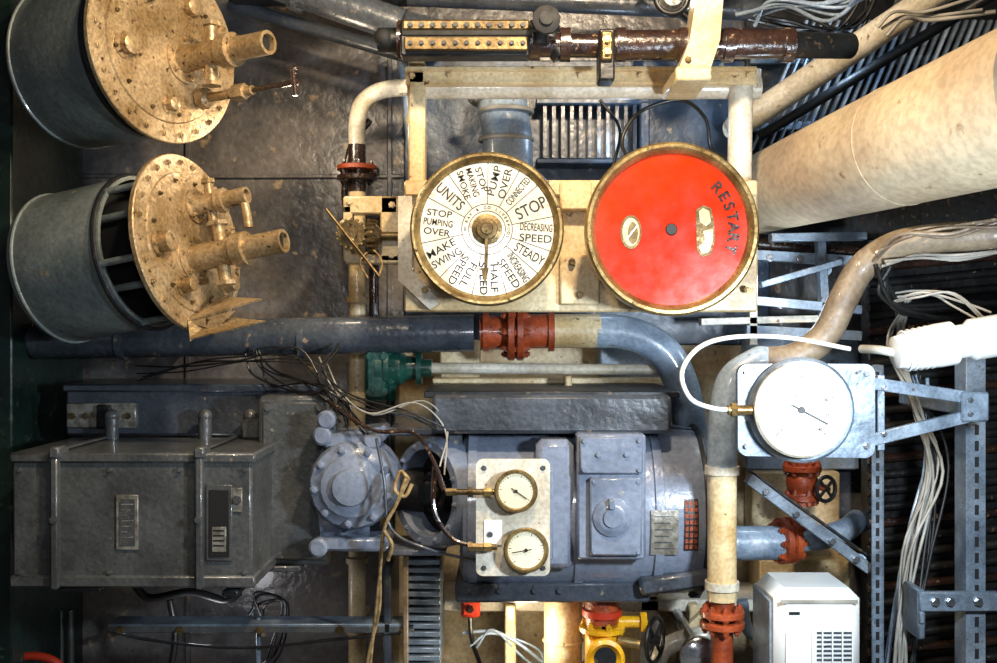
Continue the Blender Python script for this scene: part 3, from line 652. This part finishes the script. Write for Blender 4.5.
b=B('junction_box'); b.rb(461,600,480,618,.45,.55,'redbox',.008); b.rb(463,602,478,616,.435,.45,'redbox'); b.bolt(470,609,.435,.01,'brown'); b.tube([(470,618,.5),(472,640,.5),(480,664,.6)],.008,'bcable',8); b.rb(462,602,478,615,.55,.6,'cream'); b.done()
b=B('ribbed_cooler'); 
for i in range(14): b.rb(407,560+i*8,440,565+i*8,.3,.6,'galv',.002)
b.rb(411,556,436,735,.33,.6,'greyd'); b.rb(403,556,408,735,.28,.6,'taupe'); b.rb(383,566,391,735,.3,.6,'greyd'); b.done()
b=B('angle_rail'); b.rb(108,626,414,633,.3,.31,'box',.002); b.rb(108,624,414,627,.3,.4,'galv',.002)
for x in(120,180,260,340,404): b.bolt(x,630,.3,.01,'dbrass')
for x in(125,400): b.cyl(W(x,630,.31),W(x,630,.9),.012,'galv')
b.rb(256,618,260,680,.35,.37,'galv'); b.tube([(108,630,.3),(150,640,.32),(240,648,.33),(330,640,.32),(400,633,.3)],.005,'bcable'); b.done()
b=B('hemp_rope'); 
for o in(0,3): b.tube([(406+o,478,.0),(396,505,.0),(384,530,.02),(380,570,.1),(376+o,610,.15),(370-o,668,.2),(368,740,.2)],.0055,'rope',10)
b.tube([(408,478,.0),(400,472,.02),(395,490,.0),(405,496,.0),(412,484,.0)],.006,'rope',10); b.tube([(384,530,.02),(392,545,.02),(388,560,.04)],.006,'rope',8); b.done()
b=B('red_hose'); b.tube([(-10,672,.4),(10,660,.4),(35,656,.4),(58,664,.4),(75,690,.4),(78,740,.4)],.014,'redbox'); b.done()
b=B('floor_cable'); b.tube([(135,585,.5),(150,598,.5),(190,592,.5),(225,600,.5),(240,592,.5)],.014,'bcable'); b.tube([(170,600,.6),(175,640,.6),(165,700,.6)],.012,'bcable'); b.tube([(60,610,.7),(62,740,.7)],.012,'box');b.tube([(70,610,.7),(72,740,.7)],.012,'box'); b.done()
cables('sensor_cable',4,[(255,620,.6),(262,600,.6),(280,600,.6),(276,650,.6),(260,670,.6)],.005,'bcable',8)
cables('sensor_cable',3,[(470,640,.5),(500,635,.5),(530,650,.5),(545,670,.5)],.005,'bluepale',9)

# ---------------------------------------------------------------- lights
def area(name,loc,tgt,size,e,col):
    l=bpy.data.lights.new(name,'AREA');l.size=size;l.energy=e;l.color=col;o=bpy.data.objects.new(name,l);o.location=loc
    o.rotation_euler=(Vector(tgt)-Vector(loc)).to_track_quat('-Z','Y').to_euler();bpy.context.scene.collection.objects.link(o)
area('warm_ceiling_lamp',(.35,-1.1,2.7),(.1,.4,1.6),.12,56,(1,.79,.55))
area('cool_work_lamp',(1.0,-1.3,1.25),(.2,.3,.85),.14,46,(.76,.88,1))
area('warm_drum_fill',(-.4,-1.0,2.6),(-1.0,.3,1.8),.1,16,(1,.82,.58))  # small warm light added for the drum discs, no fitting built
area('camera_side_fill',(-.1,-2.6,1.7),(-.4,.4,1.0),.3,13,(.92,.95,1))  # added fill from the camera side, not a fitted lamp
def pt(name,loc,e,col,r=.05):
    l=bpy.data.lights.new(name,'POINT');l.energy=e;l.color=col;l.shadow_soft_size=r;o=bpy.data.objects.new(name,l);o.location=loc;bpy.context.scene.collection.objects.link(o)
pt('grating_point_light',W(830,60,.55),3.2,(.5,.72,1))  # blue point light before the grating, no fitting modelled
pt('recess_point_light',W(620,125,.6),2.2,(.55,.75,1))  # bluish point light in the recess behind the frame, without a housing
pt('bilge_point_light',W(520,640,.3),5,(1,.82,.55))  # warm point light below the motor, no lamp body
pt('rack_point_light',W(800,300,.35),3,(.75,.87,1))  # cool point light before the support rack, no fixture drawn
pt('wall_point_light',W(300,120,.35),4,(1,.82,.6))  # warm point light off the left wall, nothing mounted around it
pt('lower_left_fill',W(200,640,.45),1.8,(.95,.94,1))  # fill light added to brighten the lower left wall, no lamp stands there
w=bpy.data.worlds.new('World');bpy.context.scene.world=w;w.use_nodes=True;w.node_tree.nodes['Background'].inputs[0].default_value=(.5,.6,.72,1);w.node_tree.nodes['Background'].inputs[1].default_value=.12
sc=bpy.context.scene
sc.view_settings.view_transform='Standard'; sc.view_settings.look='None'; sc.view_settings.exposure=0
cam=bpy.data.cameras.new('camera');cam.sensor_width=36;cam.lens=36*D/(997*S);co=bpy.data.objects.new('camera',cam);co.location=(0,-D,ZC);co.rotation_euler=(math.pi/2,0,0);bpy.context.scene.collection.objects.link(co);bpy.context.scene.camera=co
